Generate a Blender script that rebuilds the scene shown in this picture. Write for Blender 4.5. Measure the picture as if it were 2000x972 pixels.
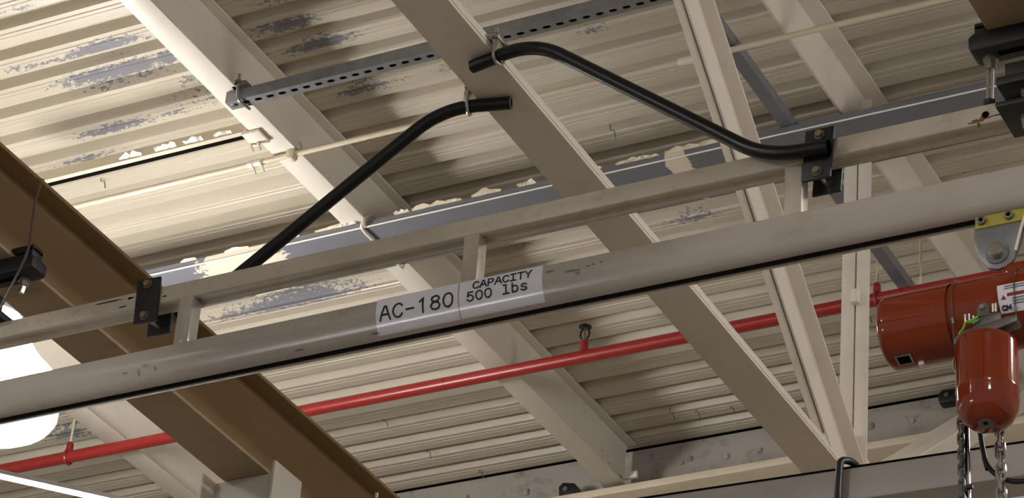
import bpy, bmesh, math, random
from mathutils import Vector, Matrix
random.seed(7)
for o in list(bpy.data.objects): bpy.data.objects.remove(o)
S = bpy.context.scene
COL = S.collection
# ------------------------------------------------------------------ camera
# world: X along the deck ribs (right), Y along the purlins (away), Z up; camera at eye height
cd = bpy.data.cameras.new('camera'); cam = bpy.data.objects.new('camera', cd); COL.objects.link(cam)
cd.sensor_fit = 'HORIZONTAL'; cd.sensor_width = 36; cd.lens = 5630.08/2000*36; cd.clip_end = 200
XA = Vector((0.8890, 0.1907, 0.4171)).normalized(); YA = Vector((0.4540, -0.4937, -0.7420))
ZA = XA.cross(YA).normalized(); YA = ZA.cross(XA).normalized()
cam.matrix_world = Matrix.Translation((0, 0, 1.6)) @ Matrix((XA, YA, ZA)).to_4x4()
S.camera = cam
# ------------------------------------------------------------------ world and exposure
W = bpy.data.worlds.new('hall_air'); S.world = W; W.use_nodes = True
W.node_tree.nodes['Background'].inputs[0].default_value = (0.80, 0.78, 0.75, 1)
W.node_tree.nodes['Background'].inputs[1].default_value = 0.36
S.view_settings.view_transform = 'Standard'; S.view_settings.look = 'None'
S.view_settings.gamma = 1; S.view_settings.use_curve_mapping = False; S.view_settings.exposure = 0.14
LAMP = 110.0        # radiance of the bright lower ring of the high-bay refractors
LAMP_TOP = 25.0     # radiance of their upper bell
# ------------------------------------------------------------------ helpers
ORG = {}
def V(*a): return Vector(a)
def tag(o, label=None, cat=None, group=None, kind=None):
    if label: o['label'] = label
    if cat: o['category'] = cat
    if group: o['group'] = group
    if kind: o['kind'] = kind
    return o
def thing(name, base, label=None, cat=None, group=None, kind=None):
    o = bpy.data.objects.new(name, None); COL.objects.link(o); o.location = base; o.empty_display_size = .05
    ORG[o.name] = Vector(base); return tag(o, label, cat, group, kind)
class MB:
    def __init__(s): s.v = []; s.f = []
    def add(s, vs, fs):
        n = len(s.v); s.v += [Vector(p) for p in vs]; s.f += [[i+n for i in q] for q in fs]; return s
    def box(s, a, b):
        (x0, y0, z0), (x1, y1, z1) = a, b
        return s.add([(x0,y0,z0),(x1,y0,z0),(x1,y1,z0),(x0,y1,z0),(x0,y0,z1),(x1,y0,z1),(x1,y1,z1),(x0,y1,z1)],
                     [(0,3,2,1),(4,5,6,7),(0,1,5,4),(1,2,6,5),(2,3,7,6),(3,0,4,7)])
    def prism(s, prof, axis, t0, t1):          # profile in the two other axes, extruded along axis
        def mk(a, b, t): return {'x': (t,a,b), 'y': (a,t,b), 'z': (a,b,t)}[axis]
        n = len(prof); vs = [mk(a,b,t0) for a,b in prof]+[mk(a,b,t1) for a,b in prof]
        fs = [(i,(i+1)%n,n+(i+1)%n,n+i) for i in range(n)]+[tuple(range(n))[::-1], tuple(range(n,2*n))]
        return s.add(vs, fs)
    def frame(s, d):
        d = Vector(d).normalized(); u = d.orthogonal().normalized(); return d, u, d.cross(u)
    def cyl(s, p0, p1, r, n=14, r1=None):
        p0, p1 = Vector(p0), Vector(p1); d, u, w = s.frame(p1-p0); r1 = r if r1 is None else r1
        c = [(math.cos(2*math.pi*i/n), math.sin(2*math.pi*i/n)) for i in range(n)]
        vs = [p0+(u*a+w*b)*r for a,b in c]+[p1+(u*a+w*b)*r1 for a,b in c]
        return s.add(vs, [(i,(i+1)%n,n+(i+1)%n,n+i) for i in range(n)]+[tuple(range(n))[::-1], tuple(range(n,2*n))])
    def tube(s, pts, r, n=12, closed=False, cap=True):
        pts = [Vector(p) for p in pts]; m = len(pts); rings = []; u = None
        for i, p in enumerate(pts):
            if closed: d = (pts[(i+1)%m]-pts[i-1]).normalized()
            else: d = (pts[min(i+1,m-1)]-pts[max(i-1,0)]).normalized()
            u = d.orthogonal().normalized() if u is None else (u-d*u.dot(d)).normalized()
            w = d.cross(u); rings.append([p+(u*math.cos(2*math.pi*k/n)+w*math.sin(2*math.pi*k/n))*r for k in range(n)])
        vs = [p for q in rings for p in q]; fs = []
        for i in range(m if closed else m-1):
            j = (i+1) % m
            fs += [(i*n+k, i*n+(k+1)%n, j*n+(k+1)%n, j*n+k) for k in range(n)]
        if not closed and cap: fs += [tuple(range(n))[::-1], tuple(range((m-1)*n, m*n))]
        return s.add(vs, fs)
    def lathe(s, prof, c, axis='z', n=40):     # prof: (radius, height along axis)
        m = len(prof); vs = []
        for k in range(n):
            a = 2*math.pi*k/n; ca, sa = math.cos(a), math.sin(a)
            for r, h in prof:
                p = {'z': (r*ca, r*sa, h), 'x': (h, r*ca, r*sa), 'y': (r*sa, h, r*ca)}[axis]
                vs.append(Vector(c)+Vector(p))
        fs = [(k*m+i, ((k+1)%n)*m+i, ((k+1)%n)*m+i+1, k*m+i+1) for k in range(n) for i in range(m-1)]
        return s.add(vs, fs)
    def hexbolt(s, p, d, r, h):
        return s.cyl(p, Vector(p)+Vector(d).normalized()*h, r, 6)
    def data(s, name, org, bevel=0, seg=2, smooth=False, angle=40):
        me = bpy.data.meshes.new(name); me.from_pydata([p-org for p in s.v], [], s.f); me.validate()
        bm = bmesh.new(); bm.from_mesh(me); bmesh.ops.remove_doubles(bm, verts=bm.verts, dist=1e-6)
        bmesh.ops.recalc_face_normals(bm, faces=bm.faces)
        if bevel:
            es = [e for e in bm.edges if len(e.link_faces) == 2 and e.calc_face_angle(0) > .6]
            bmesh.ops.bevel(bm, geom=es, offset=bevel, segments=seg, affect='EDGES', profile=.5, clamp_overlap=True)
        for f in bm.faces: f.smooth = smooth or bool(bevel)
        if smooth or bevel:
            for e in bm.edges:
                if len(e.link_faces) == 2 and e.calc_face_angle(0) > math.radians(angle): e.smooth = False
        bm.to_mesh(me); bm.free(); return me
    def build(s, name, mat, parent=None, bevel=0, smooth=False, seg=2, angle=40):
        lo = Vector([min(p[i] for p in s.v) for i in range(3)]); hi = Vector([max(p[i] for p in s.v) for i in range(3)])
        org = (lo+hi)/2; me = s.data(name, org, bevel, seg, smooth, angle); me.materials.append(mat)
        o = bpy.data.objects.new(name, me); COL.objects.link(o); ORG[o.name] = org
        if parent: o.parent = parent; o.location = org-ORG[parent.name]
        else: o.location = org
        return o
def twin(o, parent, world):                    # a copy of a part, sharing its mesh
    c = o.copy(); COL.objects.link(c); c.parent = parent; c.location = Vector(world)-ORG[parent.name]; ORG[c.name] = Vector(world); return c
def I_prof(cx, half, z0, z1, tf, tw):
    return [(cx-half,z0),(cx+half,z0),(cx+half,z0+tf),(cx+tw,z0+tf+.006),(cx+tw,z1-tf-.006),(cx+half,z1-tf),(cx+half,z1),(cx-half,z1),(cx-half,z1-tf),(cx-tw,z1-tf-.006),(cx-tw,z0+tf+.006),(cx-half,z0+tf)]
def fillet(pts, r, seg=8):                     # round the inner corners of a polyline
    out = [Vector(pts[0])]
    for i in range(1, len(pts)-1):
        a, b, c = Vector(pts[i-1]), Vector(pts[i]), Vector(pts[i+1])
        rr = r[i-1] if isinstance(r, (list, tuple)) else r
        p, q = b+(a-b).normalized()*rr, b+(c-b).normalized()*rr
        for k in range(seg+1):
            t = k/seg; out.append(p*(1-t)**2+b*2*t*(1-t)+q*t*t)
    out.append(Vector(pts[-1])); return out
# ------------------------------------------------------------------ materials
def lin(c): return tuple(((v/255)/12.92 if v/255 <= .04045 else ((v/255+.055)/1.055)**2.4) for v in c)+(1,)
def mat(name, rgb, rough=.5, metal=0, var=.12, scale=6, stain=None, stain_amt=.0, bump=0, stretch=(1,1,1), spec=.5):
    m = bpy.data.materials.new(name); m.use_nodes = True; nt = m.node_tree; N = nt.nodes; L = nt.links
    b = N['Principled BSDF']; b.inputs['Roughness'].default_value = rough; b.inputs['Metallic'].default_value = metal
    b.inputs['Specular IOR Level'].default_value = spec
    g = N.new('ShaderNodeNewGeometry'); mp = N.new('ShaderNodeMapping'); mp.inputs['Scale'].default_value = stretch
    L.new(g.outputs['Position'], mp.inputs['Vector'])
    n1 = N.new('ShaderNodeTexNoise'); n1.inputs['Scale'].default_value = scale; n1.inputs['Detail'].default_value = 6; L.new(mp.outputs[0], n1.inputs['Vector'])
    r1 = N.new('ShaderNodeMapRange'); r1.inputs['From Min'].default_value = .3; r1.inputs['From Max'].default_value = .7
    r1.inputs['To Min'].default_value = 1-var; r1.inputs['To Max'].default_value = 1+var; L.new(n1.outputs['Fac'], r1.inputs['Value'])
    c = N.new('ShaderNodeVectorMath'); c.operation = 'SCALE'; c.inputs[0].default_value = lin(rgb)[:3]; L.new(r1.outputs[0], c.inputs['Scale'])
    out = c.outputs[0]
    if stain:
        n2 = N.new('ShaderNodeTexNoise'); n2.inputs['Scale'].default_value = scale*2.3; n2.inputs['Detail'].default_value = 8; n2.inputs['Roughness'].default_value = .65
        L.new(mp.outputs[0], n2.inputs['Vector'])
        r2 = N.new('ShaderNodeMapRange'); r2.inputs['From Min'].default_value = .54; r2.inputs['From Max'].default_value = .74; r2.inputs['To Max'].default_value = stain_amt
        L.new(n2.outputs['Fac'], r2.inputs['Value'])
        mx = N.new('ShaderNodeMix'); mx.data_type = 'RGBA'; L.new(r2.outputs[0], mx.inputs['Factor']); L.new(out, mx.inputs['A']); mx.inputs['B'].default_value = lin(stain); out = mx.outputs['Result']
    L.new(out, b.inputs['Base Color'])
    if bump:
        bp = N.new('ShaderNodeBump'); bp.inputs['Strength'].default_value = bump; bp.inputs['Distance'].default_value = .002; L.new(n1.outputs['Fac'], bp.inputs['Height']); L.new(bp.outputs[0], b.inputs['Normal'])
    return m
def worn(name, rgb, under, rough, blobs, fine=34, gain=1.0, base=-.30, stretch=(.55,1,1), metal=0, stain=(160,144,116)):
    """paint with flaking patches: blobs = (cx, cy, rx, ry, strength) ellipses in plan where the paint has come off"""
    m = mat(name, rgb, rough, 0, .05, 2.5, stain, .30, 0, (.012,3.2,1.2)); nt = m.node_tree; N = nt.nodes; L = nt.links; b = N['Principled BSDF']
    base_out = b.inputs['Base Color'].links[0].from_socket
    g = N.new('ShaderNodeNewGeometry'); sp = N.new('ShaderNodeSeparateXYZ'); L.new(g.outputs['Position'], sp.inputs[0])
    def M(op, a, c=None):
        q = N.new('ShaderNodeMath'); q.operation = op
        for i, v in enumerate((a, c)):
            if v is None: continue
            if isinstance(v, (int, float)): q.inputs[i].default_value = v
            else: L.new(v, q.inputs[i])
        return q.outputs[0]
    acc = None
    for cx, cy, rx, ry, st in blobs:
        dx = M('DIVIDE', M('SUBTRACT', sp.outputs[0], cx), rx); dy = M('DIVIDE', M('SUBTRACT', sp.outputs[1], cy), ry)
        d = M('SQRT', M('ADD', M('MULTIPLY', dx, dx), M('MULTIPLY', dy, dy)))
        v = M('MULTIPLY', M('MAXIMUM', M('SUBTRACT', 1.0, d), 0.0), st)
        acc = v if acc is None else M('MAXIMUM', acc, v)
    mp = N.new('ShaderNodeMapping'); mp.inputs['Scale'].default_value = stretch; L.new(g.outputs['Position'], mp.inputs['Vector'])
    n1 = N.new('ShaderNodeTexNoise'); n1.inputs['Scale'].default_value = fine; n1.inputs['Detail'].default_value = 5; n1.inputs['Roughness'].default_value = .70; n1.inputs['Distortion'].default_value = .6
    L.new(mp.outputs[0], n1.inputs['Vector'])
    n2 = N.new('ShaderNodeTexNoise'); n2.inputs['Scale'].default_value = 2.2; n2.inputs['Detail'].default_value = 3; L.new(mp.outputs[0], n2.inputs['Vector'])
    s = M('ADD', M('ADD', M('MULTIPLY', acc, gain), base), M('ADD', n1.outputs['Fac'], M('MULTIPLY', M('SUBTRACT', n2.outputs['Fac'], .5), .5)))
    r = N.new('ShaderNodeMapRange'); r.inputs['From Min'].default_value = .50; r.inputs['From Max'].default_value = .53; L.new(s, r.inputs['Value'])
    mx = N.new('ShaderNodeMix'); mx.data_type = 'RGBA'; L.new(r.outputs[0], mx.inputs['Factor']); L.new(base_out, mx.inputs['A']); mx.inputs['B'].default_value = lin(under)
    L.new(mx.outputs['Result'], b.inputs['Base Color'])
    return m
def emis(name, rgb, strength):
    m = bpy.data.materials.new(name); m.use_nodes = True; b = m.node_tree.nodes['Principled BSDF']
    b.inputs['Base Color'].default_value = (.9,.9,.9,1); b.inputs['Emission Color'].default_value = rgb+(1,); b.inputs['Emission Strength'].default_value = strength; return m
DECK_BLOBS = [(-5.40,6.527,.30,.055,.42),(-5.62,6.530,.35,.05,.26),(-5.45,6.668,.42,.060,.42),(-5.36,6.671,.16,.055,.50),(-5.20,6.668,.05,.05,.55),(-5.50,6.732,.50,.045,.36),
              (-5.62,6.970,.42,.055,.44),(-5.40,6.972,.30,.05,.30),(-5.87,7.105,.35,.05,.34),(-5.25,6.94,.35,.12,.22),(-5.52,6.226,.22,.055,.32),(-5.76,6.523,.14,.05,.30),(-5.15,6.82,.22,.06,.26),
              (-4.70,6.658,.22,.055,.44),(-4.65,6.800,.30,.055,.42),(-4.63,7.095,.24,.05,.36),(-4.31,7.091,.10,.05,.32),(-4.60,6.52,.25,.05,.36),(-4.35,6.63,.16,.05,.26),(-4.45,6.72,.15,.05,.22),
              (-5.66,8.300,.62,.045,.58),(-5.62,8.225,.48,.055,.46),(-5.75,8.14,.40,.04,.36),(-4.63,8.262,.22,.055,.42),(-4.60,8.12,.3,.03,.30),(-3.90,8.305,.26,.05,.44),(-3.73,7.085,.12,.04,.34),
              (-7.18,8.92,.35,.10,.36),(-3.62,6.62,.2,.05,.24),(-3.30,8.28,.15,.05,.30)]
DECK = worn('deck_paint', (198,189,172), (122,121,128), .33, DECK_BLOBS, 78, 1.0, -.237, (.6,1,1))
CREAM = mat('cream_paint', (224,217,205), .45, 0, .04, 3, (150,134,108), .12)
CREAM2 = mat('warm_cream_paint', (205,192,168), .5, 0, .05, 3, (140,120,90), .25)
TRUSS = mat('truss_paint', (216,206,193), .48, 0, .05, 3, (140,122,98), .18)
BROWN = mat('tan_beam_paint', (140,112,74), .55, 0, .10, 4, (110,84,52), .3)
TANF = mat('pale_tan_paint', (158,136,108), .6, 0, .10, 5, (120,98,70), .35)  # bottom flanges, a paler tan than web and top flange
RAILP = mat('greyed_rail_paint', (172,164,155), .20, 0, .06, 5, (140,118,86), .40, 0, (.6,1,1))
CHORDP = mat('stained_chord_paint', (178,168,152), .42, 0, .10, 9, (120,98,66), .5)
RAIL2P = mat('grey_track_paint', (172,165,160), .42, 0, .05, 4, (130,112,88), .25)
GALV = worn('wireway_galvanised', (104,105,112), (208,196,176), .42, [(-5.42,7.64,.34,.40,.95),(-3.62,7.6,.07,.3,1.2),(-5.0,7.8,.5,.07,.3),(-4.75,7.72,.12,.06,.5)], 22, 1.0, -.42, (1,1,1), 0, (90,92,104))
ZINC = mat('zinc_strut', (134,135,138), .42, .55, .14, 14, (80,80,84), .4)
STEEL = mat('bright_steel', (176,172,164), .28, .9, .08, 20)
DULL = mat('dull_steel', (120,118,112), .45, .7, .15, 20, (70,60,50), .4)
BLACK = mat('black_pipe', (6,6,7), .36, 0, .2, 12, spec=.35)
BLACKM = mat('black_plate', (19,19,21), .5, 0, .2, 12)
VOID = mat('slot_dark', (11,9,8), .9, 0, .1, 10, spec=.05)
BRASS = mat('plated_bolt', (150,132,96), .4, .7, .15, 30)
RED = mat('sprinkler_red', (142,38,34), .32, 0, .06, 6)
ORANGE = mat('hoist_orange', (128,46,16), .09, 0, .06, 7, (110,34,16), .25)
YELLOW = mat('olive_yellow_paint', (168,156,60), .5, 0, .12, 18, (90,84,40), .5)
WHITE = mat('white_label', (226,225,234), .14, 0, .02, 5)
INK = mat('label_ink', (14,14,18), .5, 0, .02, 5)
CABLE = mat('wire_rope', (96,88,80), .45, .5, .15, 60)
RUBBER = mat('rubber_cord', (18,18,19), .45, 0, .1, 20)
GREEN = mat('green_tie', (120,190,60), .45, 0, .05, 10)
RUST = mat('rust', (104,70,44), .85, 0, .4, 60, (60,36,20), .8)
WHITEP = mat('white_paint', (228,222,212), .45, 0, .03, 5)
FLOORM = mat('concrete_floor', (136,126,112), .6, 0, .1, 1.5, (86,82,76), .4)
GLOW = emis('lamp_glow', (1.0,.97,.93), LAMP)
GLOW2 = emis('lamp_bell_glow', (1.0,.97,.93), LAMP_TOP)
TUBEGLOW = emis('tube_glow', (1.0,.97,.95), 25)
# ------------------------------------------------------------------ setting: floor and corrugated roof deck
fl = MB().box((-13,-5,-.1),(5,12.5,0)).build('floor', FLOORM); tag(fl, 'grey concrete floor of the hall', kind='structure')
wb = MB().box((-13,12.3,0),(5,12.5,7.44)).build('wall_back', CREAM2); tag(wb, 'cream wall beyond the far girder', kind='structure')
ZD = 7.443; PITCH = .1525
ceil = thing('ceiling', (-4, 4, ZD), 'cream painted corrugated steel roof deck with flaking paint', kind='structure')
prof = [(0,0),(.012,.037),(.052,.037),(.066,0),(.080,0),(.083,.0035),(.090,.0035),(.093,0),(.104,0),(.106,.002),(.110,.002),(.112,0)]
NP = 6; pts = []
for k in range(NP): pts += [(k*PITCH+a, b) for a, b in prof]
pts.append((NP*PITCH, 0))
X0, X1 = -12.5, 4.5
mb = MB()
for x in (X0, X1): mb.v += [Vector((x, a, ZD+b)) for a, b in pts]
n = len(pts); mb.f = [(i, i+1, n+i+1, n+i) for i in range(n-1)]
y0 = 6.242-9*NP*PITCH
for v in mb.v: v.y += y0
first = mb.build('deck_panel', DECK, ceil)
o0 = ORG[first.name]
for k in range(1, 14): twin(first, ceil, o0+V(0, k*NP*PITCH, 0))
def hook(p, s=1.0):
    h = .045*s; q = Vector(p)
    MB().tube([q+V(0,0,.01), q+V(.004,0,-h*.3), q+V(.012,.01,-h*.2), q+V(.02,.012,-h)], .0022, 5).build('fastener', DULL, ceil)
for p in ((-5.748,9.60,ZD),(-5.62,9.85,ZD),(-4.60,9.64,ZD),(-5.79,9.29,ZD),(-3.93,7.64,ZD),(-5.87,7.24,ZD),(-4.35,9.70,ZD),(-4.50,9.68,ZD),(-3.55,9.2,ZD),(-3.28,9.7,ZD),(-3.12,9.75,ZD),(-4.05,9.75,ZD)): hook(p, random.uniform(.7,1.2))
# ------------------------------------------------------------------ roof framing
def purlin(cx, label, y0=-2.0, y1=9.86, half=.049, z0=7.203):
    t = thing('roof_purlin', (cx, (y0+y1)/2, z0), label, 'purlin', 'cream roof purlins')
    MB().prism([(cx-half,z0),(cx+half,z0),(cx+half,z0+.009),(cx-half,z0+.009)], 'y', y0, y1).build('bottom_flange', CREAM, t, .0015)
    MB().prism([(cx-.004,z0+.009),(cx+.004,z0+.009),(cx+.006,z0+.016),(cx+.004,z0+.022),(cx+.004,ZD-.03),(cx+.010,ZD-.0105),(cx-.010,ZD-.0105),(cx-.004,ZD-.03),(cx-.004,z0+.02)], 'y', y0, y1).build('web', CREAM, t, 0, True, 2, 60)
    MB().prism([(cx-half,ZD-.010),(cx+half,ZD-.010),(cx+half,ZD-.001),(cx-half,ZD-.001)], 'y', y0, y1).build('top_flange', CREAM, t, .0015)
    return t
purlin(-6.73, 'cream steel purlin with a pale web behind the glowing lamp')
p1 = purlin(-4.909, 'cream roof purlin carrying the loose end of the slotted strut')
for y, z in ((9.63,7.31),(9.70,7.29),(9.64,7.25),(9.72,7.235),(9.80,7.25)):
    MB().cyl((-4.905,y,z),(-4.893,y,z),.016,6).build('bolt', CREAM, p1, .002)
MB().box((-4.86,9.76,7.222),(-4.80,9.775,7.252)).build('sticker', WHITEP, p1)
# far girder that the purlins frame into
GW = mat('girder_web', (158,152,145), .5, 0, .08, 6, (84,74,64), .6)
t = thing('cross_girder', (-4, 9.93, 7.15), 'cream cross girder with bolts closing the far end of the roof bay', 'girder')
MB().box((-12,9.745,7.152),(4,10.09,7.186)).build('bottom_flange', CREAM2, t, .004)
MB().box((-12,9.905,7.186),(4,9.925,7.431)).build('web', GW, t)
MB().box((-12,9.926,7.400),(4,10.05,7.412)).build('top_flange', CREAM2, t)
MB().box((-12,9.910,7.4315),(4,9.922,7.485)).build('gap_shade', VOID, t)  # dark strip stands in for the shadowed gap between deck and girder
for x in (-4.66,-4.62,-4.45,-4.30,-4.05,-3.80,-3.62,-3.10,-2.85,-5.4,-5.7):
    MB().cyl((x,9.905,7.335+random.uniform(-.03,.03)),(x,9.897,7.335),.012,6).build('bolt', GW, t, .002)
bk = thing('black_clamp_block', (-5.13, 9.80, 7.19), 'small black clamp block sitting on the far girder flange', 'clamp')
MB().prism([(-5.17,7.19),(-5.07,7.19),(-5.10,7.25),(-5.155,7.262),(-5.175,7.245)], 'y', 9.77, 9.83).build('body', BLACKM, bk, .004)
MB().cyl((-5.14,9.77,7.225),(-5.14,9.762,7.225),.012,6).build('bolt', DULL, bk)
bk2 = thing('black_clamp_block', (-3.44,9.80,7.36), 'small black clamp block on the girder web behind the orange hoist', 'clamp')
MB().prism([(-3.485,7.37),(-3.40,7.37),(-3.40,7.425),(-3.47,7.43),(-3.49,7.41)], 'y', 9.85, 9.904).build('body', BLACKM, bk2, .004)
MB().cyl((-3.45,9.85,7.40),(-3.45,9.842,7.40),.011,6).build('bolt', DULL, bk2)
# truss
TX = -3.0215
tr = thing('roof_truss', (TX, 5.5, 5.80), 'cream roof truss with double angle web members and flat bottom chord', 'truss')
bc = MB().prism([(TX-.0655,5.80),(TX+.0655,5.80),(TX+.0655,5.809),(TX+.058,5.811),(TX+.0655,5.813),(TX+.0655,5.824),(TX+.006,5.826),(TX+.006,5.92),(TX-.006,5.92),(TX-.006,5.826),(TX-.0655,5.824)], 'y', -2, 9.85).build('bottom_chord', TRUSS, tr, .0012)
tc = MB().prism([(TX-.005,7.243),(TX+.005,7.243),(TX+.005,7.405),(TX+.012,7.425),(TX+.072,7.432),(TX+.072,7.442),(TX-.072,7.442),(TX-.072,7.432),(TX-.012,7.425),(TX-.005,7.405)], 'y', -2, 9.86).build('top_chord', TRUSS, tr, .0015, True)
def ap_part(name, a, b, inleg, outleg, gap, t, flip=1):
    # both angles of a member are children of the truss itself
    a, b = Vector(a), Vector(b); d = (b-a).normalized(); nrm = Vector((-d.y, d.x))*flip
    for s in (-1, 1):
        m = MB(); x0 = TX+s*gap/2
        pr = [(x0,0),(x0+s*outleg,0),(x0+s*outleg,-t),(x0+s*(t+.006),-t-.001),(x0+s*t,-t-.006),(x0+s*t,-inleg),(x0,-inleg)]
        vs = []
        for q in (a, b):
            for xx, nn in pr:
                w = q+nrm*nn; vs.append((xx, w.x, w.y))
        k = len(pr)
        m.add(vs, [(i,(i+1)%k,k+(i+1)%k,k+i) for i in range(k)]+[tuple(range(k)), tuple(range(k,2*k))])
        m.build(name, TRUSS, tr, .0012, True)
# flip chosen so that the outstanding legs lie on the upper, far side
ap_part('diagonal_angle', (7.76,5.83), (5.76,7.37), .100, .060, .006, .008, -1)
ap_part('diagonal_angle', (7.66,5.83), (9.75,7.37), .10, .066, .009, .008, 1)
ap_part('vertical_angle', (7.70,5.83), (7.76,7.40), .06, .046, .006, .007, 1)
MB().prism([(7.40,5.83),(8.0,5.83),(7.86,6.02),(7.70,6.05),(7.50,6.00)], 'x', TX-.004, TX+.004).build('gusset_plate', TRUSS, tr)
for z in (6.545,): MB().box((TX-.002,7.690,z),(TX+.024,7.715,z+.05)).build('spacer', CREAM, tr, .002)
# tan support beam on its H column, and its twin at the right edge
def support_beam(cx, y0, y1, label, half=.078, z0=5.48, z1=5.764):
    t = thing('support_beam', (cx,(y0+y1)/2,z0), label, 'beam', 'tan beams carrying the crane track')
    MB().prism([(cx-half,z0),(cx+half,z0),(cx+half,z0+.011),(cx-half,z0+.011)], 'y', y0, y1).build('bottom_flange', TANF, t, .002)
    MB().prism([(cx-.005,z0+.011),(cx+.005,z0+.011),(cx+.006,z0+.02),(cx+.005,z0+.03),(cx+.005,z1-.04),(cx+.016,z1-.0125),(cx-.016,z1-.0125),(cx-.005,z1-.04),(cx-.005,z0+.03)], 'y', y0, y1).build('web', BROWN, t, 0, True, 2, 60)
    MB().prism([(cx-half,z1-.012),(cx+half,z1-.012),(cx+half,z1),(cx-half,z1)], 'y', y0, y1).build('top_flange', BROWN, t, .002)
    return t
sb = support_beam(-4.411, -2, 9.7, 'long tan brown steel beam crossing the lower left corner')
support_beam(-1.579, -2, 5.125, 'tan steel beam end above the black clamp at the upper right corner')
cl = thing('steel_column', (-4.395,6.35,0), 'pale grey H section column top under the tan brown beam', 'column')
GREYP = mat('column_paint', (190,184,174), .5, 0, .04, 4)
MB().box((-4.2755,6.272,0),(-4.2655,6.425,5.478)).build('flange', GREYP, cl, .002)
MB().box((-4.5245,6.272,0),(-4.5145,6.425,5.478)).build('flange', GREYP, cl, .002)
MB().box((-4.5145,6.343,0),(-4.2755,6.353,5.4785)).build('web', GREYP, cl)
# ------------------------------------------------------------------ wireway, struts, conduit
ww = thing('wireway', (-4,7.68,7.17), 'long galvanised grey wireway trough hanging under the purlins', 'wireway')
MB().box((-6.25,7.540,7.170),(3.4,7.820,7.2005)).build('trough', GALV, ww, .003)
MB().cyl((-6.25,7.538,7.1705),(3.4,7.538,7.1705),.0032,8).build('lit_lip', WHITEP, ww, 0, True)  # white bar paints the bright lit line along the near edge
def flake(p, w, h, parent, m=CREAM, out=.012):
    a = MB(); k = 6; top = []; bot = []
    for i in range(k+1):
        x = p[0]+(i/k-.5)*w; top.append((x, p[1]-random.uniform(0,out*.3), p[2])); bot.append((x+random.uniform(-.004,.004), p[1]-out*random.uniform(.3,1.2), p[2]+h*random.uniform(.35,1)*math.sin(math.pi*(i+.6)/(k+1.2))))
    a.add(top+bot+[(q[0],q[1]+.0015,q[2]) for q in top+bot], [(i,i+1,k+2+i,k+1+i) for i in range(k)]+[(2*k+2+i,3*k+3+i,3*k+4+i,2*k+3+i) for i in range(k)])
    a.build('paint_flake', m, parent)
for x in [-5.62,-5.40,-5.18,-5.02,-4.93,-4.70,-4.6,-4.5,-4.36,-4.2,-4.05,-3.92,-3.8,-3.72,-3.6,-3.5,-3.42]:
    flake((x+random.uniform(-.02,.02),7.540,7.196), random.uniform(.06,.16), random.uniform(.012,.03), ww, CREAM2)
tie = thing('strap_tie', (-4.87,7.54,7.16), 'cream strap looped around the wireway and purlin flange', 'strap')
MB().tube(fillet([(-4.855,7.53,7.166),(-4.862,7.528,7.20),(-4.852,7.56,7.235),(-4.835,7.62,7.236),(-4.83,7.66,7.20)], .012, 4), .006, 8).build('loop', CREAM2, tie, 0, True)
MB().tube(fillet([(-4.862,7.528,7.20),(-4.868,7.527,7.165),(-4.868,7.56,7.160),(-4.862,7.83,7.160),(-4.862,7.832,7.2)], .008, 4), .006, 8).build('band', WHITEP, tie, 0, True)
# slotted strut
st = thing('slotted_strut', (-3.5,6.668,7.158), 'galvanised slotted strut hooked under the cream purlin', 'strut')
SX0, SX1, SY0, SY1, SZ0, SZ1 = -4.905, 0.9, 6.645, 6.692, 7.158, 7.2025
MB().prism([(SY0,SZ0),(SY0+.003,SZ0),(SY0+.003,SZ1-.003),(SY1-.003,SZ1-.003),(SY1-.003,SZ0),(SY1,SZ0),(SY1,SZ1),(SY0,SZ1)], 'x', SX0, SX1).build('channel', ZINC, st)
m = MB(); cell = .0476; nx = int((SX1-SX0)/cell); sw = (SX1-SX0)/nx
for k in range(nx):
    a, b = SX0+k*sw, SX0+(k+1)*sw; c = (a+b)/2; my = (SY0+SY1)/2
    outer = [(b,my),(b,SY1-.003),(c+.007,SY1-.003),(c-.007,SY1-.003),(a,SY1-.003),(a,my),(a,SY0+.003),(c-.007,SY0+.003),(c+.007,SY0+.003),(b,SY0+.003)]
    inner = [(c+.0145,my),(c+.0125,my+.005),(c+.007,my+.0075),(c-.007,my+.0075),(c-.0125,my+.005),(c-.0145,my),(c-.0125,my-.005),(c-.007,my-.0075),(c+.007,my-.0075),(c+.0125,my-.005)]
    vs = [(x,y,SZ0) for x,y in outer]+[(x,y,SZ0) for x,y in inner]+[(x,y,SZ0+.003) for x,y in inner]
    m.add(vs, [(i,(i+1)%10,10+(i+1)%10,10+i) for i in range(10)]+[(10+i,10+(i+1)%10,20+(i+1)%10,20+i) for i in range(10)])
m.build('slotted_face', ZINC, st)
MB().box((SX0+.01,SY0+.004,SZ0+.018),(SX1-.01,SY1-.004,SZ0+.02)).build('slot_shade', VOID, st)  # dark sheet stands in for the unlit inside of the strut
jb = thing('hook_bolt', (-4.86,6.66,7.15), 'bent steel hook bolt holding the slotted strut to the purlin', 'bolt')
MB().tube(fillet([(-4.850,6.63,7.255),(-4.850,6.633,7.165),(-4.845,6.64,7.150),(-4.838,6.70,7.150)], .008, 5), .0052, 8).build('rod', STEEL, jb, 0, True)
MB().cyl((-4.850,6.631,7.214),(-4.850,6.631,7.226),.013,6).build('nut', DULL, jb)
MB().prism([(-4.875,7.203),(-4.815,7.203),(-4.815,7.218),(-4.86,7.222)], 'y', 6.624, 6.66).build('clip', DULL, jb, .002)
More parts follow.
